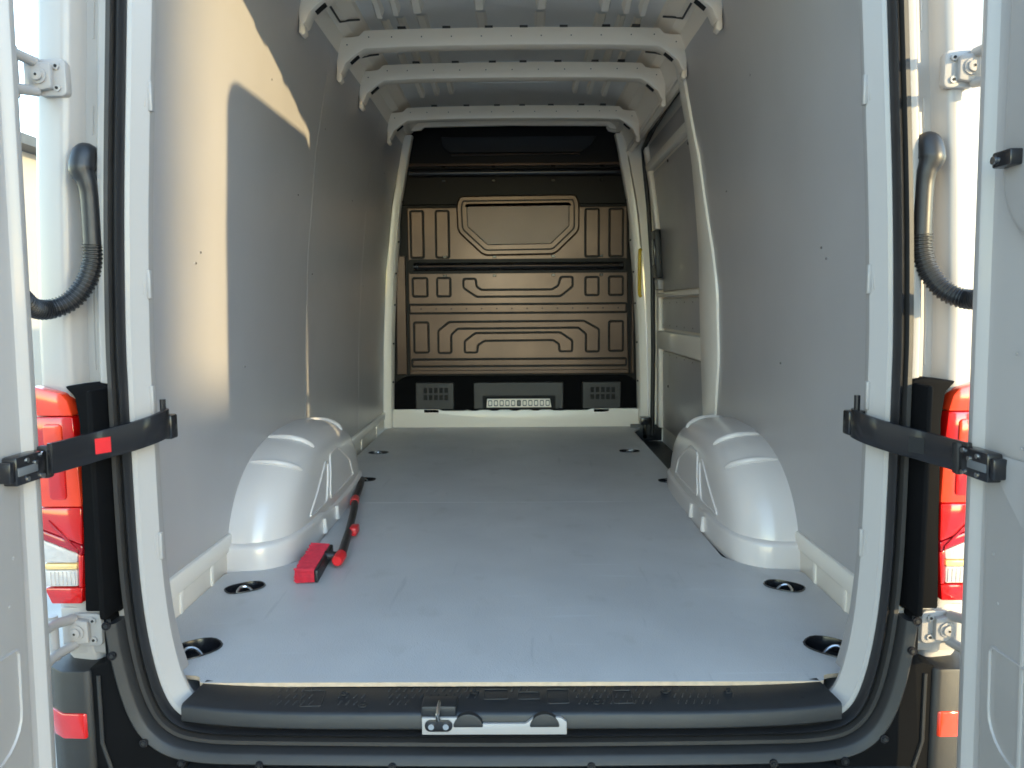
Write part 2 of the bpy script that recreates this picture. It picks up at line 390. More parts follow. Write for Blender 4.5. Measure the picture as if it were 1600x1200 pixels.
rearb = [(-.655, -.064), (.655, -.064), (.662, -.035), (.745, -.02), (.800, .06), (.853, .12), (.853, .60), (.80, .628), (.70, .668), (.652, .74), (.650, .95), (.655, SEAM-.001),
         (-.655, SEAM-.001), (-.650, .95), (-.652, .74), (-.70, .668), (-.80, .628), (-.853, .60), (-.853, .12), (-.800, .06), (-.745, -.02), (-.662, -.035)]
frontb = [(-.655, SEAM+.0015), (.655, SEAM+.0015), (.662, 1.62), (.685, 1.80), (.735, 1.92), (.738, 2.02), (.742, 3.18), (.80, 3.30), (.80, 3.385), (-.84, 3.385), (-.84, 1.95), (-.735, 1.90), (-.685, 1.80), (-.662, 1.62)]
FL = []
for poly, sel in ((rearb, lambda y: y < SEAM), (frontb, lambda y: y >= SEAM)):
    poly = fillet(poly, .012, 2)
    bm = bmesh.new(); loops = [poly]+[oval(x, y, r) for x, y, r in LASH if sel(y)]
    edges = []
    for lp in loops:
        vs = [bm.verts.new((x, y, 0)) for x, y in lp]
        edges += [bm.edges.new((vs[i], vs[(i+1) % len(vs)])) for i in range(len(vs))]
    bmesh.ops.triangle_fill(bm, use_beauty=True, use_dissolve=False, edges=edges)
    for f in bm.faces:
        if f.normal.z < 0: f.normal_flip()
    top = list(bm.faces)
    r = bmesh.ops.extrude_face_region(bm, geom=top)
    dn = [e for e in r['geom'] if isinstance(e, bmesh.types.BMVert)]
    bmesh.ops.translate(bm, verts=dn, vec=(0, 0, -.009))
    for f in bm.faces:
        f.normal_update(); f.material_index = 1 if abs(f.normal.z) < .5 and f.calc_center_median().y < .0 else 0
    bmesh.ops.recalc_face_normals(bm, faces=bm.faces)
    me = bpy.data.meshes.new('floor_board'); bm.to_mesh(me); bm.free(); me.materials.append(FLOORM); me.materials.append(EDGE)
    o = bpy.data.objects.new('floor_board', me); COL.objects.link(o); o.parent = VAN; o.matrix_parent_inverse = Matrix.Translation((0, 0, -GZ)); FL.append(o)
m = MB(); m.box(-.875, .875, -.055, 1.93, -.122, -.060); m.box(-.875, .735, 1.931, 3.42, -.122, -.060); part(m, 'floor_pan', STEELK)
for x, y, r in LASH:
    board = FL[0] if y < SEAM else FL[1]
    m = MB(); rings = []
    for k, z in ((1.04, .0015), (1.03, .003), (.97, .003), (.93, -.006), (.86, -.028), (.6, -.034)):
        rings.append([(px, py, z) for px, py in oval(x, y, r, .054*k, .038*k)])
    m.loft(rings); m.add(rings[-1], [tuple(range(len(rings[-1])))])
    cup = part(m, 'lashing_cup', GLOSSB, board, smooth=50)
    a = radians(r); m = MB(); pts = []
    for k in range(13):
        t = pi*k/12; u = .024*cos(t); v = .034*sin(t)-.016; zz = -.024+.024*sin(t)
        pts.append((x+u*cos(a)-v*sin(a), y+u*sin(a)+v*cos(a)-.004, zz))
    m.tube(pts, .0042, 8); part(m, 'lashing_ring', CHROME, board)

# wheel arches
def sgnpow(v, p): return (abs(v)**p)*(1 if v >= 0 else -1)
XQ = [(.868, 1.), (.81, .998), (.768, .985), (.735, .955), (.710, .915), (.693, .865), (.682, .80), (.674, .70), (.668, .54), (.664, .3), (.662, .02)]
AC, AH, AR = 1.235, .350, .598
def archpt(phi, x, rho, s, grow=0.):
    n = 2.5
    y = AC - sgnpow(cos(phi), 2/n)*(AR+grow)*rho; z = abs(sin(phi))**(2/n)*(AH+grow)*rho
    return (s*x, y, z)
def xq(rho_i):  # fractional index along XQ
    i = int(min(rho_i, len(XQ)-1.001)); t = rho_i-i
    return tuple(a+(b-a)*t for a, b in zip(XQ[i], XQ[i+1]))
for s in (-1, 1):
    m = MB(); rings = []
    N = 40
    q = [xq(k*.5) for k in range(2*(len(XQ)-1)+1)]
    for k in range(N+1):
        phi = pi*k/N
        rings.append([archpt(phi, x, r, s) for x, r in q])
    m.loft(rings, False)
    arch = part(m, 'wheel_arch', ARCHM, smooth=60)
    # stepped foot of the arch
    m = MB(); rings = []
    half_ = [(x-.010*min(1, (.868-x)/.1), AR*r+.014) for x, r in XQ[:-1]]
    foot = [(x, AC-d) for x, d in half_] + [(x, AC+d) for x, d in half_[::-1]]
    fp = crom(foot, 4)
    for (ins, z) in ((0, -.02), (0, .050), (.003, .058), (.010, .064), (.03, .068)):
        rg = []
        for i, (x, y) in enumerate(fp):
            d = Vector((.83-x, AC-y)); d.normalize(); rg.append((s*(x+d.x*ins*(1 if x < .80 else 0)), y+d.y*ins, z+.012*(y < 1.0)))
        rings.append(rg)
    m.loft(rings, False); part(m, 'arch_foot', ARCHM, arch, smooth=50)
    for phi in (radians(52), radians(74), radians(112)):
        m = MB(); path = []
        for k in range(15):
            x, r = xq(.35+(4.6 if phi < 1.2 else 4.4)*k/14); path.append(archpt(phi, x, r, s, .001))
        m.tube(path, [.003+.009*sin(pi*min(1, max(0, k/14)))**.5 for k in range(15)], 10)
        part(m, 'pressed_rib', ARCHM, arch, smooth=60)
    def inner(y, z):                                              # point on the inner face of the arch
        best = None
        for k in range(41):
            for i in range(40):
                pass
        return (s*.6655, y, z)
    def xin(y, z):
        rho = (abs((y-AC)/AR)**2.5+abs(z/AH)**2.5)**.4
        for (xa, ra), (xb, rb) in zip(XQ, XQ[1:]):
            if rb <= rho <= ra: return xa+(xb-xa)*(ra-rho)/(ra-rb)
        return .662
    for pts in ([(.87, .095), (1.10, .235), (1.13, .225), (1.07, .095)], [(1.12, .095), (1.17, .245), (1.30, .25), (1.47, .17), (1.52, .095)]):
        m = MB(); pp = fillet(pts, .02, 4); fine = []
        for a, b in zip(pp, pp[1:]+pp[:1]):
            for k in range(5): fine.append((a[0]+(b[0]-a[0])*k/5, a[1]+(b[1]-a[1])*k/5))
        m.tube([(s*(xin(y, z)-.001), y, z) for y, z in fine], .0042, 8, loop=True)
        part(m, 'pressed_outline', ARCHM, arch, smooth=60)
    for y in (.98, 1.16):
        m = MB(); m.cyl((s*.650, y, .01), (0, 0, 1), .010, .05, 10, r2=.006); part(m, 'foot_clip', ARCHM, arch)

# white step under the partition
m = MB(); top = [(-.84, .112)]
for k in range(0, 61):
    x = -.80+1.62*k/60
    z = .118 if abs(x) > .48 else .108
    if abs(x) < .32: z = .112-.006*(cos(x*2*pi/.14) > .3)
    top.append((x, z))
top.append((.86, .112))
m.prism([(-.84, -.02)]+top+[(.86, -.02)], 'y', 3.375, 3.40); part(m, 'front_step', PAINT_IN, bevel=.002)
# step well at the side door
m = MB(); m.box(.745, .95, 1.93, 3.34, -.115, -.09); m.box(.737, .745, 1.93, 3.33, -.10, -.014); m.box(.745, .95, 3.33, 3.345, -.09, .02); part(m, 'step_well', PLAST, bevel=.003)

# ------------------------------------------------------------------ partition
PY = 3.42
m = MB(); m.prism([(-.84, -.02), (.86, -.02), (.80, .30), (.775, .34), (.77, 1.62), (.70, 1.78), (.668, 1.81), (.665, 1.88), (.60, 1.902), (0, 1.915), (-.56, 1.902), (-.70, 1.88), (-.735, 1.64), (-.775, .34), (-.83, .30)], 'y', PY+.01, PY+.03)
PART = part(m, 'partition', STEELK)
def slab(name, poly, d, mt, bev=.005, y=PY, back=.0105):
    mm = MB(); mm.prism(poly, 'y', y-d, y+back); return part(mm, name, mt, PART, bevel=bev, seg=1, smooth=12)
def rc(x0, x1, z0, z1, r=.008): return rrect(x0, x1, z0, z1, r, 3)
slab('main_panel', [(-.69, .345), (.745, .345), (.735, .60), (.725, 1.42), (-.69, 1.42)], .0, STEELB)
def groovepad(name, poly, mt=None):                              # dark groove ring with a pad standing in it
    slab('groove', inset(poly, .011), .001, STEELK, 0)
    slab(name, poly, .007, mt or STEELB, .0045)
def ccw(p):
    a = sum(p[i-1][0]*p[i][1]-p[i][0]*p[i-1][1] for i in range(len(p))); return p if a > 0 else p[::-1]
for (x0, x1, z0, z1) in [(-.665, -.59, 1.105, 1.395), (-.502, -.425, 1.105, 1.395), (.460, .540, 1.105, 1.40), (.615, .695, 1.105, 1.40),
                         (-.658, -.570, .856, .968), (-.500, -.420, .856, .968), (.461, .540, .858, .968), (.614, .697, .858, .970),
                         (-.655, -.568, .492, .682), (.616, .700, .495, .682)]:
    groovepad('raised_pad', rc(x0, x1, z0, z1))
groovepad('raised_pad', ccw(fillet([(-.329, .962), (-.255, .962), (-.25, .914), (-.217, .890), (.243, .890), (.285, .916), (.30, .970), (.372, .970), (.372, .912), (.294, .852), (-.247, .852), (-.329, .908)], .01, 2)))
groovepad('raised_pad', ccw(fillet([(-.498, .488), (-.498, .628), (-.428, .684), (.448, .686), (.544, .632), (.544, .492), (.465, .492), (.465, .605), (.415, .648), (-.375, .646), (-.42, .605), (-.42, .488)], .01, 2)))
groovepad('raised_pad', ccw(fillet([(-.326, .490), (-.326, .560), (-.258, .611), (.293, .612), (.370, .560), (.370, .494), (.292, .494), (.290, .540), (.250, .568), (-.20, .566), (-.247, .535), (-.25, .490)], .01, 2)))
groovepad('raised_band', rc(-.683, .722, .747, .797, .006))
groovepad('raised_band', rc(-.672, .722, .40, .440, .006))
slab('lower_edge', rc(-.69, .742, .345, .372, .004), .010, STEELB, .006)
for s in (-1, 1):
    slab('side_panel', ccw([(s*.775+.0, .345), (s*.705+(.05 if s > 0 else 0), .345), (s*.705+(.05 if s > 0 else 0), 1.115), (s*.765, 1.115)]), .016, STEELB)
slab('corner_gusset', ccw([(.585, 1.915), (.84, 1.95), (.84, 1.45), (.80, 1.45), (.775, 1.60), (.755, 1.665), (.70, 1.74), (.664, 1.79), (.660, 1.875), (.60, 1.888)]), .022, PAINT_IN, .004)
# padded rails
slab('groove', rc(-.69, .735, .998, 1.092, .02), .002, STEELK, 0)
mm = MB(); mm.tube([(-.65, PY-.006, 1.043), (.70, PY-.006, 1.043)], .026, 16); part(mm, 'cross_rail', GLOSSB, PART, smooth=60)
mm = MB(); mm.tube([(-.62, PY-.030, 1.045), (.67, PY-.030, 1.045)], .008, 8); part(mm, 'rail_bead', STEELB, PART, smooth=60)
slab('upper_panel', [(-.725, 1.435), (.735, 1.435), (.745, 1.62), (-.728, 1.62)], .004, STEELK)
mm = MB(); mm.tube([(-.67, PY-.006, 1.635), (.728, PY-.006, 1.635)], .026, 16); part(mm, 'cross_rail', GLOSSB, PART, smooth=60)
slab('rail_ledge', rc(-.69, .70, 1.675, 1.695, .004), .02, STEELB, .006)
slab('top_recess', ccw([(-.47, 1.862), (.53, 1.862), (.49, 1.80), (.425, 1.757), (-.41, 1.757), (-.46, 1.80)]), .006, GLOSSB, .006)
slab('top_bead', rc(-.40, .42, 1.744, 1.754, .003), .014, STEELB, .004)
# blanked window
wo = ccw(fillet([(-.35, 1.490), (.396, 1.495), (.418, 1.44), (.418, 1.265), (.26, 1.115), (-.20, 1.110), (-.366, 1.265), (-.372, 1.43)], .035, 6))
WIN = slab('window_frame', wo, .03, STEELB, .010)
w2 = inset(wo, -.030); slab('groove', w2, .0305, STEELK, 0); slab('window_rim', inset(wo, -.040), .034, STEELB, .008)
w3 = inset(wo, -.066); slab('groove', w3, .0345, STEELK, 0)
PANELW = mat('bronze grey blanking sheet', (.36, .25, .18), .42, nscale=6, namt=.07)
slab('window_blank', inset(wo, -.072), .0365, PANELW, .004)
for x in (-.45, -.13, .25, .56):
    for z in (1.105, .985, 1.68, 1.585): slab('clip', rc(x-.012, x+.012, z-.008, z+.008, .003), .012, GLOSSB, .002)
m = MB()
for k in range(14): m.cyl((-.61+k*.0985, PY-.0085, .772), (0, 1, 0), .005, .003, 8)
part(m, 'hole', HOLE, PART, kind='stuff')
# lower black valance with two grilles and a slotted strip
slab('valance', ccw(fillet([(-.80, .10), (.83, .10), (.80, .29), (.74, .335), (-.72, .335), (-.79, .29)], .03, 3)), .02, MATTB, .006)
for (x0, x1) in ((-.655, -.40), (.435, .69)):
    gp = slab('grille_panel', rc(x0, x1, .115, .295, .01), .034, PLAST, .006)
    for i in range(5):
        for j in range(2):
            cx = x0+.055+i*.034; z0 = .178+j*.047
            mm = MB(); mm.box(cx, cx+.024, PY-.0355, PY-.03, z0, z0+.034); part(mm, 'grille_slot', HOLE, PART)
slab('centre_panel', rc(-.275, .315, .115, .295, .01), .034, PLAST, .006)
slab('strip_slot', rc(-.215, .262, .115, .205, .004), .0355, HOLE, 0)
slab('slotted_strip', [(-.19, .128), (.235, .128), (.225, .185), (-.185, .185)], .040, PAINT_IN, .002)
for k in range(11):
    x = -.165+k*.0375
    mm = MB(); mm.prism(rrect(x-.013, x+.013, .137, .176, .006, 3), 'y', PY-.0415, PY-.0395); mm.prism(rrect(x-.009, x+.009, .143, .170, .005, 3), 'y', PY-.0425, PY-.041, 1)
    part(mm, 'strip_slot', [LABELM, PAINT_IN] if k != 5 else [HOLE, LABELM], PART)
for x in (-.55, .56): slab('foot_clip', rc(x-.05, x+.05, .095, .118, .004), .045, GLOSSB, .003)

# pillars at the front of the bay
for s in (-1, 1):
    m = MB(); R = []
    for k in range(18):
        z = .0+1.86*k/17; w = W(z)*(.985 if s < 0 else .985)
        R.append([(s*(w-.050+.01*(z > 1.3)), 3.395, z), (s*(w-.035), 3.345, z), (s*(w+.01), 3.33, z), (s*(w+.01), 3.40, z)])
    m.loft(R, True, False, True)
    fp_ = part(m, 'front_pillar', PAINT_IN, bevel=.003)
    for z in (.3, .55, .8, 1.0, 1.2, 1.45): 
        m = MB(); m.cyl((s*(W(z)*.985-.044), 3.368, z), (-s*.8, -.6, 0), .006, .004, 8); part(m, 'hole', HOLE, fp_)
m = MB(); m.tube(crom([(.800, 3.335, 1.135), (.792, 3.315, 1.12), (.79, 3.31, 1.0), (.792, 3.315, .87), (.802, 3.335, .845)], 5), .011, 10); part(m, 'grab_handle', YELL, smooth=60)['label'] = 'slim yellow grab handle'

# ------------------------------------------------------------------ sliding side door (right)
m = MB()
zz = [.005+1.82*k/30 for k in range(31)]
m.loft([[(Xs(z)+.012, y, z) for z in zz]+[(Xs(z)+.035, y, z) for z in reversed(zz)] for y in (1.79, 2.3, 2.8, 3.33)], True, False, True)
SD = part(m, 'sliding_door', PAINT_IN, smooth=40)
def sdslab(name, y0, y1, z0, z1, d, mt, bev=.004):
    k = max(2, int((z1-z0)/.06)); zs = [z0+(z1-z0)*i/k for i in range(k+1)]
    mm = MB(); mm.loft([[(Xs(z)-d, y, z) for z in zs]+[(Xs(z)+.013, y, z) for z in reversed(zs)] for y in (y0, y1)], True, False, True)
    return part(mm, name, mt, SD, bevel=bev)
sdslab('door_lining', 1.84, 3.18, 1.66, 1.75, .0, LINING)
sdslab('door_rail', 1.80, 3.24, 1.60, 1.645, .028, PAINT_IN, .010)
sdslab('door_lining', 1.84, 3.16, .87, 1.585, .0, LINING)
sdslab('door_rail', 1.80, 3.24, .835, .862, .03, PAINT_IN, .008)
sdslab('door_lining', 1.84, 3.20, .645, .825, .0, LINING)
sdslab('door_rail', 1.80, 3.24, .515, .632, .03, PAINT_IN, .018)
sdslab('door_lining', 1.84, 3.18, .03, .505, .0, LINING)
sdslab('door_stile', 3.19, 3.27, 1.25, 1.77, .020, PAINT_IN, .008)
sdslab('door_stile', 3.21, 3.29, .015, .93, .020, PAINT_IN, .008)
sdslab('door_lock', 3.17, 3.29, .955, 1.245, .035, PLAST, .008)
sdslab('lock_plate', 3.185, 3.265, 1.03, 1.19, .042, GLOSSB, .004)
sdslab('lock_cover', 3.15, 3.26, .88, .945, .035, PAINT, .010)
m = MB()
for y in [1.95+.2*k for k in range(7)]:
    for z in (.665, .80, .49): m.cyl((Xs(z)-.001, y, z), (-1, 0, 0), .004, .003, 6)
part(m, 'rivet', CHROME, SD, kind='stuff')
for (y, z) in ((2.2, 1.56), (2.7, 1.57), (2.25, .20), (3.0, .3)):
    m = MB(); m.cyl((Xs(z)-.001, y, z), (-1, 0, 0), .008, .004, 8); part(m, 'fixing_clip', GLOSSB, SD)
# black seal round the side opening and its top guide
m = MB(); m.tube([(.79, 1.86, 1.80), (.79, 2.4, 1.80), (.795, 2.9, 1.785), (.80, 3.27, 1.745), (.815, 3.315, 1.66), (.845, 3.325, 1.4), (.875, 3.325, 1.0), (.885, 3.325, .5), (.885, 3.325, .1), (.885, 3.32, -.05)], .014, 10); part(m, 'side_door_seal', RUBBER, smooth=60)
m = MB(); m.loft([[(.705, y, 1.745), (.775, y, 1.77), (.795, y, 1.80), (.72, y, 1.86)] for y in (1.76, 2.5, 3.335)], True, False, True); part(m, 'side_door_header', BOWM, bevel=.004)
m = MB(); m.box(.80, .86, 3.24, 3.32, 0.03, .075); m.cyl((.83, 3.28, -.06), (0, 0, 1), .012, .1, 10); part(m, 'door_guide', GLOSSB, bevel=.003)
for (y, z, r) in ((2.35, 1.845, .012), (2.55, 1.84, .008), (3.05, 1.80, .01)):
    m = MB(); m.cyl((.735, y, z-.04), (-.6, 0, -.8), r, .012, 10); part(m, 'bung', RUBBER)
m = MB(); m.tube([(.70, 3.02, 1.90), (.715, 3.03, 1.86), (.70, 3.05, 1.83), (.72, 3.1, 1.80)], .010, 8); part(m, 'cable_clip', RUBBER2)
# pillar behind the side door
YR = [(0, 1.655), (.3, 1.60), (.55, 1.535), (.85, 1.515), (1.15, 1.60), (1.5, 1.665), (1.8, 1.675)]
m = MB(); R = []
for k in range(40):
    z = -.09+1.90*k/39; yr = interp(YR, z) - .0; w = W(z)
    bul = .014*smooth01(1-abs(z-.6)/.7)
    R.append([(w+.004, yr, z), (w-.010, yr+.004, z), (w-.012-bul*.5, yr+.03, z), (w-.012-bul, 1.76, z), (w-.004-bul, 1.785, z), (Xs(z)+.02, 1.80, z), (w+.02, 1.70, z)])
m.loft(R, True, False, True); CP = part(m, 'side_pillar', PAINT_IN, smooth=50)
for z in (.98, 1.30, .62):
    m = MB(); m.cyl((W(z)+.02, 1.786, z), (-.3, 1, 0), .010, .008, 10); part(m, 'hole', HOLE, CP)

# ------------------------------------------------------------------ tail lamps, hinges, cable boots, check straps, doors
def sx(s, pts): return [(s*x, z) for x, z in pts]
for s in (-1, 1):
    # lamp surround
    m = MB(); m.prism(sx(s, [(.776, .18), (.848, .18), (.843, .32), (.836, .56), (.842, .612), (.862, .633), (.80, .640), (.776, .636)]), 'y', -.128, -.066)
    m.prism(sx(s, [(.777, .185), (.790, .185), (.790, .63), (.777, .63)]), 'y', -.182, -.12)  # added fin, stops sun through the hinge gap reaching the floor
    m.prism(sx(s, [(.84, .20), (.92, .20), (.92, .63), (.85, .63)]), 'y', -.085, -.05)
    LP = part(m, 'tail_lamp', MATTB, bevel=.006)
    def lens(name, poly, mt, y=-.128, back=-.084, bev=.004):
        mm = MB(); mm.prism(sx(s, poly), 'y', y, back); return part(mm, name, mt, LP, bevel=bev)
    lens('red_lens', [(.8475, .575), (.856, .606), (.868, .620), (.925, .634), (.925, .575)], REDO)
    lens('red_lens', [(.842, .500), (.8475, .574), (.925, .574), (.925, .500)], RED, -.129)
    lens('red_lens', [(.840, .395), (.842, .499), (.925, .499), (.925, .395)], REDO, -.130)
    lens('red_lens', [(.842, .318), (.840, .394), (.925, .394), (.925, .352)], RED, -.131)
    lens('red_lens', [(.8435, .297), (.842, .317), (.925, .351), (.925, .331)], REDD, -.131)
    lens('red_lens', [(.848, .232), (.8435, .296), (.853, .300), (.856, .232)], RED, -.129, bev=.002)
    lens('clear_lens', [(.8565, .281), (.8535, .300), (.925, .330), (.925, .281)], CLEAR)
    lens('amber_bar', [(.857, .268), (.8565, .280), (.925, .280), (.925, .268)], AMBER, -.129, bev=.003)
    lens('clear_lens', [(.858, .233), (.857, .267), (.925, .267), (.925, .233)], CLEAR)
    lens('red_lens', [(.851, .198), (.848, .231), (.925, .231), (.912, .198)], RED, -.130)
    for (x0, x1, z0, z1) in ((.868, .905, .515, .560), (.866, .90, .41, .485)):
        lens('lens_step', rrect(x0, x1, z0, z1, .008, 4), RED if z0 < .5 else REDO, -.133, -.120, .003)
    for k in range(7): lens('lens_flute', [(.862+.008*k, .236), (.865+.008*k, .236), (.865+.008*k, .264), (.862+.008*k, .264)], CLEAR, -.1295, -.12, .001)
    m = MB(); m.prism(sx(s, [(.85, .30), (.90, .36), (.905, .37), (.85, .31)]), 'y', -.134, -.128); part(m, 'lens_bead', REDD, LP, bevel=.001)
    # hinges
    for hz, low in ((1.215, 0), (.138, 1)):
        if low:
            m = MB(); m.box(min(s*.795, s*.91), max(s*.795, s*.91), -.106, -.05, .085, .182); part(m, 'hinge_mount', PAINT, bevel=.004)
        o_ = -.012 if low else .0
        xh = ox(hz)+(.132 if s < 0 else .122) if not low else .845
        yb = -.108 if not low else -.107
        m = MB(); m.prism([(s*(xh+x), hz+z) for x, z in rrect(-.022, .034, -.034, .034, .010, 4)], 'y', yb-.008, yb+.012)
        m.prism([(s*(xh+x), hz+z) for x, z in [(.0, -.022), (.05, -.030), (.05, .030), (.0, .022)]], 'y', yb-.020, yb-.004)
        HG = part(m, 'hinge', PAINT, bevel=.003)
        xd = .845 if s < 0 else .822
        for dz in (-.026, .026):
            mm = MB(); mm.tube([(s*(xh+.03), yb-.012, hz+dz), (s*(xh+.045), yb-.05, hz+dz*1.2), (s*(xd+.045), -.22, hz+dz*1.3), (s*(xd+.035), -.30, hz+dz*1.3)], .010, 10); part(mm, 'hinge_arm', PAINT, HG, smooth=60)
        mm = MB(); mm.cyl((s*(xh+.052), yb-.045, hz-.045), (0, 0, 1), .009, .09, 12); part(mm, 'hinge_pin', PAINT, HG)
        mm = MB(); mm.cyl((s*(xh+.022), yb-.020, hz), (0, -1, 0), .0155, .004, 18); mm.cyl((s*(xh+.022), yb-.024, hz), (0, -1, 0), .0105, .005, 12, 0); mm.cyl((s*(xh+.022), yb-.028, hz), (0, -1, 0), .004, .002, 6, 1); part(mm, 'bolt', [PAINT, HOLE], HG, bevel=.001)
        for dz in (-.020, .020):
            mm = MB(); mm.cyl((s*(xh-.006), yb-.008, hz+dz), (0, -1, 0), .0065, .004, 12); mm.cyl((s*(xh-.006), yb-.012, hz+dz), (0, -1, 0), .0028, .0015, 8, 1); part(mm, 'bolt', [PAINT, HOLE], HG)
    # cable boot from pillar to door
    xb = .806 if s < 0 else .800; zt = 1.085 if s < 0 else 1.092
    m = MB(); b = crom([(s*(xb-.006), -.085, zt-.005), (s*(xb-.004), -.110, zt-.012), (s*(xb-.002), -.118, zt-.04), (s*(xb-.010), -.118, zt-.065), (s*(xb-.012), -.116, zt-.10), (s*(xb-.012), -.116, zt-.185)], 5)
    rr = [interp([(0, .014), (.15, .022), (.4, .024), (.55, .0185), (.7, .0165), (1, .0165)], k/(len(b)-1)) for k in range(len(b))]
    m.tube(b, rr, 16); BT = part(m, 'cable_boot', RUBBER, smooth=60)
    end = (s*(.830 if s < 0 else .800), -.275, .815)
    path = crom([(s*(xb-.012), -.116, zt-.180), (s*(xb-.010), -.117, zt-.215), (s*(xb+.002), -.124, zt-.255), (s*(xb+.024), -.140, zt-.288), (s*(xb+.050), -.165, zt-.303), (s*(xb+.058), -.20, zt-.300), (s*(xb+.050), -.24, zt-.285), (end[0]+s*.02, end[1]-.01, end[2]+.01)], 22)
    m = MB(); m.tube(path, [  .0176+.0014*(1 if k % 4 < 2 else -1) for k in range(len(path))], 14); part(m, 'bellows', RUBBER, BT, smooth=25)

# check straps
for s in (-1, 1):
    P = crom([(.800, -.285), (.786, -.240), (.765, -.190), (.736, -.150), (.714, -.122), (.700, -.095), (.696, -.070), (.700, -.048), (.712, -.036)], 5)
    n = len(P); R = []
    for k, (x, y) in enumerate(P):
        a = P[max(0, k-1)]; b = P[min(n-1, k+1)]; t = Vector((b[0]-a[0], b[1]-a[1])).normalized(); nn = Vector((-t.y, t.x))*.005
        zc = .514+.028*smooth01(k/(n-8)); h = .0275+.002*k/n
        zc += (.008 if s < 0 else 0)
        R.append([(s*(x+nn.x), y+nn.y, zc-h), (s*(x+nn.x), y+nn.y, zc+h), (s*(x-nn.x), y-nn.y, zc+h), (s*(x-nn.x), y-nn.y, zc-h)])
    m = MB(); m.loft(R, True, False, True); ST = part(m, 'check_strap', GLOSSB, bevel=.0025)
    k = 13
    zc = .514+.028*smooth01(k/(n-8))
    m = MB(); c = [Vector(R[i][3]) for i in (8, 9, 10, 11, 12)]
    dz = .0145
    q0, q1 = Vector(R[9][3]), Vector(R[12][3]); 
    if abs(R[9][2][1]) < abs(R[9][1][1]): q0, q1 = Vector(R[9][0]), Vector(R[12][0])
    d = (q1-q0); nrm = Vector((d.y, -d.x, 0)).normalized()*.0006
    if nrm.y > 0: nrm = -nrm
    zb = (R[10][0][2]+R[10][1][2])/2
    vs = [Vector((q.x, q.y, zb+sg*dz))+nrm for q in (q0, q1) for sg in (-1, 1)]
    m.add([vs[0], vs[1], vs[3], vs[2]], [(0, 1, 2, 3)])
    part(m, 'strap_window', REDP if s < 0 else HOLE, ST)
    m = MB(); m.cyl((s*.706, -.050, .560), (0, 0, 1), .006, .038, 10); part(m, 'strap_pin', GLOSSB, ST)
    m = MB(); m.box(min(s*.69, s*.73), max(s*.69, s*.73), -.050, -.02, .515, .565); part(m, 'strap_anchor', GLOSSB, ST, bevel=.004)

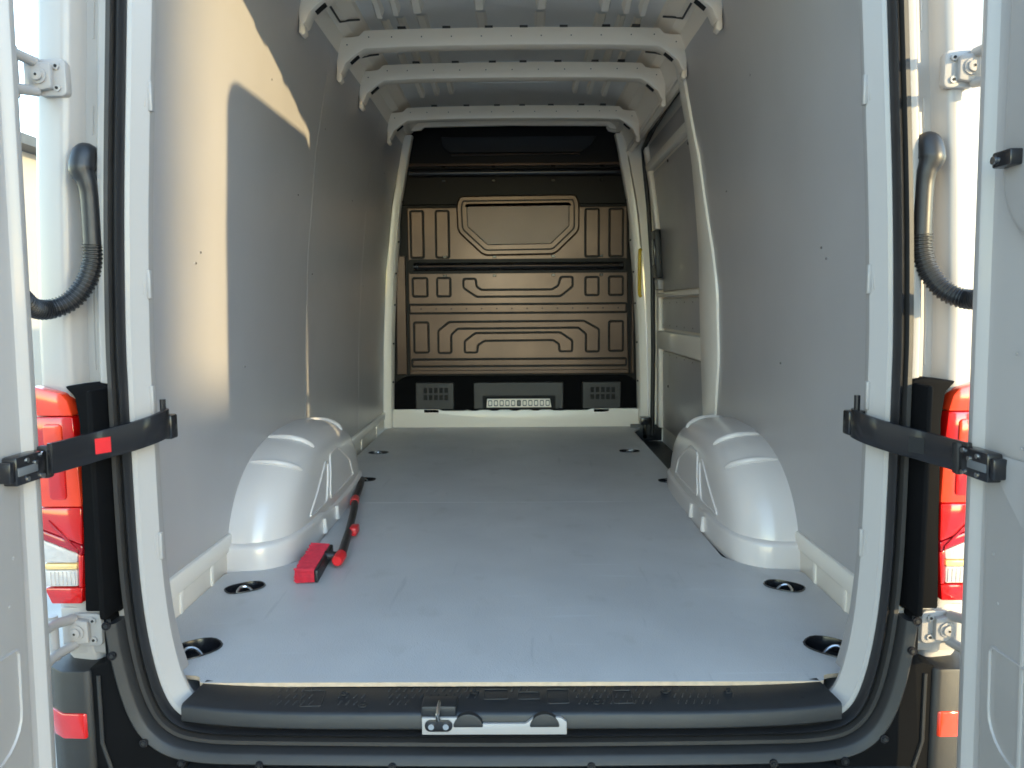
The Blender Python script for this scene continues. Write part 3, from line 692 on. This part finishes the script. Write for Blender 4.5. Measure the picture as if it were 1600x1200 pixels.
# rear doors
def door(s):
    H = Vector((s*(.812 if s < 0 else .784), -.250)); dirv = Vector((s*.026, -1)).normalized(); out = Vector((s*1.0, .026)).normalized()
    def P(l, dep, z):
        lean = .022*max(0, 1-z/1.35)**1.3*(1.3 if s > 0 else 1.)
        q = H+dirv*l+out*dep; return (q.x+s*lean, q.y, z)
    base = lambda i: rrect(0+i, .845-i, -.40+i, 1.795-i, [max(.06-i, .01), max(.08-i, .01), max(.08-i, .01), max(.34-i, .05)], 12)
    rings = [[P(l, d, z) for l, z in base(i)] for i, d in ((.095, .118), (.070, .112), (.018, .060), (.004, .036), (.0, .022), (.002, .012), (.014, .003), (.024, .0), (.031, .0), (.036, .004), (.044, .014), (.052, .016))]
    m = MB(); m.loft(rings); m.add(rings[-1], [tuple(range(len(rings[-1])))]); m.add(rings[0], [tuple(range(len(rings[0])))])
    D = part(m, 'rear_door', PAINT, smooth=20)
    def pad(name, poly, d0, mt=PAINT, steps=((0, 0), (.006, .7), (.014, 1)), parent=D):
        m = MB(); rg = [[P(l, .0165-d0*q, z) for l, z in inset(poly, -i)] for i, q in steps]
        m.loft(rg); m.add(rg[-1], [tuple(range(len(rg[-1])))]); return part(m, name, mt, parent, smooth=50)
    pad('inner_panel', rrect(.075, .78, .86, 1.70, [.10, .08, .06, .13], 10), .008)
    pad('lower_panel', rrect(.056, .80, -.30, .530, [.05, .02, .012, .28], 10), .004)
    m = MB(); lp = rrect(.085, .30, .02, .20, [.03, .03, .012, .07], 6); m.tube([P(l, .0125, z) for l, z in lp], .0035, 6, loop=True); part(m, 'pressed_outline', PAINT, D)
    m = MB(); m.tube([P(.165, .013, z) for z in (-.2, .1, .3, .5)], .004, 6); part(m, 'pressed_bead', PAINT, D)
    # bracket of the check strap
    zc = .510 if s > 0 else .512
    def bx(l0, l1, d0, d1, z0, z1, mt, name, bev=.003, par=D):
        m = MB(); vs = [P(l, d, z) for z in (z0, z1) for d in (d0, d1) for l in (l0, l1)]
        m.add(vs, [(0, 2, 3, 1), (4, 5, 7, 6), (0, 1, 5, 4), (2, 6, 7, 3), (0, 4, 6, 2), (1, 3, 7, 5)]); return part(m, name, mt, par, bevel=bev)
    bx(.012, .100, -.012, .016, zc-.025, zc+.025, GLOSSB, 'strap_bracket', .005)
    bx(.100, .112, -.009, .016, zc-.018, zc+.018, GLOSSB, 'strap_bracket', .004)
    bx(.004, .024, -.016, .01, zc-.028, zc+.030, PLASTG, 'bracket_roller', .006)
    bx(.048, .098, -.0135, -.011, zc-.008, zc+.006, LABELM, 'bracket_label', .0005)
    for l, dz in ((.075, .016), (.075, -.016), (.052, .008), (.035, .019), (.035, -.019)):
        m = MB(); p = P(l, -.012, zc+dz); m.cyl(p, (-s, 0, 0), .0042, .003, 10); part(m, 'screw', CHROME, D)
    if s > 0:
        bx(.083, .128, -.010, .016, .995, 1.020, GLOSSB, 'rod_clip', .003)
        m = MB(); p = P(.091, -.010, 1.007); m.cyl(p, (-s, 0, 0), .0065, .004, 14); part(m, 'screw', CHROME, D)
    for (l, z) in ((.085, .36), (.12, .70), (.10, .28), (.14, .55), (.11, -.05)):
        m = MB(); p = P(l, .0135 if z < .52 else .017, z); m.cyl(p, (-s, 0, 0), .003, .002, 8); part(m, 'pip', PAINT, D)
    return D
door(-1); door(1)

# ------------------------------------------------------------------ sill plate, latch, bumper
m = MB(); R = []
sec = [(-.055, -.030), (-.058, -.014), (-.066, -.0105), (-.132, -.0265), (-.1365, -.0285), (-.1395, -.033), (-.141, -.058), (-.137, -.062), (-.10, -.064), (-.06, -.058)]
for k in range(41):
    x = -.665+1.33*k/40; e = abs(x)/.665; up = .012*e**6
    xx = [x*(1-.035*(y > -.07)) + (0) for y, z in sec]
    R.append([(xi, y + .012*e**5, z+up+.0006*noise.noise((x*5, y*9, 0))) for xi, (y, z) in zip(xx, sec)])
m.loft(R, True, False, True); SP = part(m, 'sill_plate', PLAST, smooth=40)
def sz(y): return -.0105+(y+.066)*.2424
m = MB(); random.seed(3)
for (x0, x1, rows) in ((-.50, -.40, (0, 1, 2)), (-.36, -.28, (1, 2)), (-.255, -.06, (0, 1, 2)), (.13, .30, (0, 1, 2)), (.33, .43, (0, 1, 2)), (.45, .60, (0, 1)), (.0, .06, (0,))):
    n = int((x1-x0)/.016)
    for r in rows:
        y = -.078-.018*r
        for i in range(n):
            x = x0+i*.016+.004*r
            if -.20 < x < .12 and r == 2: continue
            z = sz(y); m.add([(x, y, z+.0003), (x+.003, y, z+.0003), (x+.008, y+.011, sz(y+.011)+.0003), (x+.005, y+.011, sz(y+.011)+.0003), (x+.0015, y+.001, z+.0022), (x+.0062, y+.010, sz(y+.01)+.0022)], [(0, 1, 4), (1, 2, 5, 4), (2, 3, 5), (3, 0, 4, 5)])
part(m, 'tread_stud', PLASTG, SP, kind='stuff')
for (x0, x1, y0, y1) in ((-.055, -.005, -.100, -.072), (.015, .06, -.100, -.080), (.075, .12, -.112, -.072), (.21, .25, -.112, -.076), (-.43, -.385, -.118, -.074)):
    m = MB(); m.tube([(x, y, sz(y)+.0006) for x, y in rrect(x0, x1, y0, y1, .004, 3)], .0012, 6, loop=True); part(m, 'tread_outline', PLASTG, SP)
for (x, y) in ((-.60, -.105), (-.30, -.115), (-.345, -.082), (-.075, -.078), (.175, -.108), (.32, -.078), (.595, -.10), (.45, -.078)):
    m = MB(); m.cyl((x, y, sz(y)-.001), (0, 0, 1), .0095, .0035, 14); m.cyl((x, y, sz(y)+.0025), (0, 0, 1), .005, .002, 6, 1); part(m, 'fixing_cap', [PLAST, HOLE], SP)
# latch striker
m = MB(); m.prism([(-.176, -.066), (.112, -.066), (.112, -.040), (.100, -.031), (.046, -.031), (.030, -.044), (-.062, -.044), (-.066, -.031), (-.108, -.031), (-.112, -.031), (-.176, -.031)], 'y', -.150, -.141)
LS = part(m, 'latch_striker', PAINT, bevel=.0015)
for x in (-.084, .068):
    m = MB(); m.prism([(x+.030*cos(t), -.050+.028*sin(t)) for t in [pi*k/14 for k in range(15)]], 'y', -.1525, -.139); mm = m
    part(mm, 'striker_dome', PLAST, LS, bevel=.003)
m = MB(); m.prism(rrect(-.17, -.115, -.058, -.034, .0115, 6), 'y', -.1535, -.1495); part(m, 'striker_plate', GLOSSB, LS, bevel=.001)
for x in (-.157, -.128):
    m = MB(); m.cyl((x, -.153, -.046), (0, -1, 0), .006, .004, 12); part(m, 'bolt', CHROME, LS)
m = MB(); m.tube([(-.143, -.140, -.034), (-.143, -.158, -.030), (-.143, -.160, -.020), (-.143, -.142, -.012), (-.143, -.12, -.014)], .0045, 10); part(m, 'striker_loop', CHROME, LS, smooth=60)
m = MB(); m.box(-.178, -.108, -.144, -.10, -.034, -.010); part(m, 'striker_housing', PLAST, LS, bevel=.004)
# bumper: trim round the foot of the opening, centre step, corners
low = [i for i, (x, z) in enumerate(PATH) if z < .19]
idx = sorted(low, key=lambda i: (PATH[i][0], -PATH[i][1] if PATH[i][0] < 0 else PATH[i][1]))
def arcring(off, y): 
    q = inset(PATH, off); return [(q[i][0], y, q[i][1]) for i in idx]
m = MB(); R = [arcring(o, y) for o, y in ((.030, -.10), (.031, -.128), (.034, -.150), (.037, -.154), (.052, -.160), (.055, -.158), (.056, -.10))]
R = list(map(list, zip(*R))); m.loft(R, True, False, True)
BT_ = part(m, 'bumper_trim', PLASTG, smooth=50)
BUMP = BT_
for (x, z) in ((-.788, .166), (-.780, .105), (-.727, -.075), (-.655, -.118), (-.50, -.123), (-.235, -.127), (.16, -.127), (.52, -.121), (.66, -.116), (.735, -.07), (.782, .11), (.789, .17)):
    m = MB(); m.cyl((x, -.158, z), (0, -1, 0), .0085, .005, 12); m.cyl((x, -.163, z), (0, -1, 0), .004, .0015, 6, 1); part(m, 'push_rivet', [GLOSSB, HOLE], BUMP)
m = MB(); m.prism([(-.10, -.125), (-.172, -.138), (-.190, -.150), (-.285, -.158), (-.305, -.175), (-.315, -.42), (-.10, -.42)], 'x', -.80, .80)
BM = part(m, 'bumper', PLAST, bevel=.006)
for (x, w) in ((-.55, .10), (-.28, .16), (.02, .16), (.33, .18), (.60, .10)):
    m = MB(); m.prism(rrect(x-w/2, x+w/2, -.275, -.20, .012, 3), 'z', -.16, -.1515); part(m, 'step_pad', RUBBER, BM, bevel=.003)
for s in (-1, 1):
    m = MB(); q = [(PATH[i][0], PATH[i][1]) for i in idx if PATH[i][0]*s > .0 and PATH[i][1] > -.073 and abs(PATH[i][0]) > .6]
    q2 = inset(PATH, .05); edge = [(abs(q2[i][0]), q2[i][1]) for i in idx if PATH[i][0]*s > .62]
    edge.sort(key=lambda p: (p[1], p[0]))
    poly = [(.66, -.16)] + [(x, z) for x, z in edge if z < .185] + [(.80, .195), (.80, .085), (.832, .075), (.845, .05), (.834, -.42), (.66, -.42)]
    m.prism([(s*x, z) for x, z in poly], 'y', -.150, -.10); CT = part(m, 'corner_trim', MATTB, BM, bevel=.004)
    m = MB(); m.tube([(s*.788, -.151, .175), (s*.788, -.151, .10)], .004, 6); m.tube([(s*.815, -.151, .06), (s*.815, -.151, -.08), (s*.800, -.151, -.135)], .004, 6); part(m, 'trim_ridge', PLASTG, CT) if False else part(m, 'trim_ridge', PLASTG, BM)
    def curve(z0, z1, grow=0.):
        rr_ = []
        for z in (z0, (z0+z1)/2, z1):
            rr_.append([(s*x, y, z) for x, y in ((.828, -.10), (.828, -.152-grow), (.838, -.160-grow), (.885, -.158-grow), (.92, -.135-grow), (.94+grow, -.095), (.95+grow, -.02), (.90, -.02))])
        return rr_
    m = MB(); m.loft(curve(-.42, .072), True, False, True); part(m, 'bumper_corner', PLASTG, BM, bevel=.005)
    m = MB(); m.loft([[(s*x, y, z) for x, y in ((.835, -.155), (.842, -.1635), (.886, -.1615), (.922, -.138), (.93, -.11), (.90, -.10))] for z in (-.066, -.014)], True, False, True); part(m, 'reflector', REDO if s > 0 else RED, BM, bevel=.003)  # orange of the sunlit side is put into the reflector colour
# rear wheels under the body
for s in (-1, 1):
    m = MB(); R = []
    for x, r in ((.66, .22), (.66, .30), (.68, .325), (.74, .33), (.82, .325), (.84, .30), (.84, .22)):
        R.append([(s*x, AC+r*cos(2*pi*k/32), GZ+.335+r*sin(2*pi*k/32)) for k in range(32)])
    m.loft(R, True, True); part(m, 'wheel', RUBBER, smooth=50)

# ------------------------------------------------------------------ snow brush on the floor
BR = tag(empty('snow_brush', (-.60, .80, 0)), 'black snow brush with red bristles lying along the left wheel arch', 'brush')
def bpart(m, name, mats, **k):
    o = m.build(name, mats, None, **k); o.parent = BR; o.matrix_parent_inverse = Matrix.Translation((.60, -.80, 0)); return o
hp = [(-.527, .66, .026), (-.528, .70, .026), (-.560, .95, .026), (-.605, 1.25, .027), (-.622, 1.33, .028)]
m = MB(); m.tube(hp[1:], [.0145, .0130, .0130, .0140], 14); bpart(m, 'handle', PLAST, smooth=60)
m = MB(); m.tube([(-.620, 1.315, .028), (-.627, 1.36, .029), (-.629, 1.385, .029)], [.0165, .0175, .015], 14); bpart(m, 'collar', REDP, smooth=50)
m = MB(); m.tube([(-.629, 1.38, .029), (-.641, 1.50, .034), (-.650, 1.58, .040), (-.658, 1.66, .046), (-.659, 1.67, .046)], [.0130, .0140, .0145, .011, .004], 14); bpart(m, 'grip', RUBBER, smooth=60)
m = MB(); m.tube([(-.5275, .632, .026), (-.527, .640, .026), (-.528, .69, .026)], [.0145, .0178, .0178], 16); bpart(m, 'end_cap', REDP, smooth=50)
m = MB(); m.box(-.558, -.532, .93, .99, .012, .040); bpart(m, 'push_button', REDP, bevel=.005)
m = MB(); m.tube([(-.530, .680, .026), (-.552, .672, .030), (-.572, .665, .032)], [.013, .014, .015], 12); bpart(m, 'neck', PLAST, smooth=60)
ca, sa = cos(radians(-8)), sin(radians(-8))
def bxy(u, v): return (-.573+u-.06*v, .640+v)
m = MB(); vs = []
for z in (.002, .040):
    for v in (-.124, .120):
        for u in (.0, .012): x, y = bxy(u, v); vs.append((x, y, z))
m.add(vs, [(0, 2, 3, 1), (4, 5, 7, 6), (0, 1, 5, 4), (2, 6, 7, 3), (0, 4, 6, 2), (1, 3, 7, 5)]); bpart(m, 'brush_back', PLAST, bevel=.005)
m = MB()
for i in range(34):
    for j in range(11):
        v = -.122+.238*i/33; z = .005+.032*j/10
        for _ in range(2):
            u1 = -.052+random.uniform(-.006, .004); dv = random.uniform(-.004, .004); dz = random.uniform(-.004, .005)
            a = bxy(.001, v); b = bxy(u1, v+dv); zz1 = max(.002, z+dz)
            w = .0034
            m.add([(a[0], a[1]-w, z), (a[0], a[1]+w, z), (a[0], a[1], z+w*1.4), (b[0], b[1]-w, zz1), (b[0], b[1]+w, zz1), (b[0], b[1], zz1+w*1.4)], [(0, 1, 4, 3), (1, 2, 5, 4), (2, 0, 3, 5), (3, 4, 5)])
bpart(m, 'bristles', BRIST, merge=False, kind='stuff')

# ------------------------------------------------------------------ houses round the yard
def house(name, label, P0, ang, w, d, h, wallm, roofm, wins, ov=.35, pitch=.5):
    root = tag(empty(name, (P0[0], P0[1], GZ)), label, 'house'); root.rotation_euler.z = ang
    def hp_(m, n, mt, par=None, **k): o = m.build(n, mt, None, **k); o.parent = par or root; return o
    m = MB(); m.box(0, w, 0, d, 0, h); hp_(m, 'wall', wallm)
    m = MB(); m.prism([(-ov, h+.004), (-ov, h+.16), (d/2, h+d/2*pitch), (d+ov, h+.16), (d+ov, h+.004)], 'x', -ov, w+ov); hp_(m, 'roof', roofm)
    m = MB(); m.tube([(-ov, -ov-.06, h+.1), (w+ov, -ov-.06, h+.1)], .06, 10); hp_(m, 'gutter', roofm)
    for (x0, x1, z0, z1) in wins:
        m = MB(); m.box(x0, x1, -.03, .02, z0, z1); f = hp_(m, 'window', PAINT, bevel=.005)
        m = MB(); m.box(x0+.06, x1-.06, -.036, -.02, z0+.06, z1-.06); hp_(m, 'pane', PANE, f)
    return root
house('rendered_house', 'beige rendered house with dark eaves in the gap beside the left door', (-16.5, 9.0), 0.0, 9.2, 8, 3.75, STUCCO, SLATE, [(2, 3.2, 1.2, 2.4), (5, 6.2, 1.2, 2.4)], pitch=.03)
house('pale_house', 'pale rendered house showing beyond the right rear pillar', (5.6, 8.0), 0.0, 12, 9, 5.9, STUCCO2, SLATE, [(.8, 2.2, 4.0, 5.3), (4, 5.4, 4.0, 5.3), (.8, 2.2, 1.1, 2.4)])
# unseen building, added and shaped to shade the left side of the van
D_, n_ = Vector((SUN_DX, SUN_DY)), Vector((-SUN_DY, SUN_DX))
c0, c1 = -.35, .02
E0 = D_*22+n_*c0; ang = atan2(n_.y, n_.x)
root = tag(empty('shade_building', (E0.x, E0.y, GZ)), 'unseen building added behind the camera to shade the van', 'building'); root.rotation_euler.z = ang
def yp(m, n, mt): o = m.build(n, mt, None); o.parent = root; return o
m = MB(); m.box(-5, 0, -6, 0, 0, 6.6); yp(m, 'wall', STUCCO)
m = MB(); m.box(-5.3, .0, -6.3, .3, 6.604, 6.85); yp(m, 'roof', SLATE)
m = MB(); m.box(.003, c1-c0, -4, -.2, 0, .42+24*tan(SUN_EL)-GZ); yp(m, 'shade_annex', STUCCO2)  # added low block, sized to shade the floor and lower wall
for x in (-4, -2):
    for z in (1.2, 4.2): m = MB(); m.box(x, x+1.2, -.02, .03, z, z+1.4); yp(m, 'window', PANE)
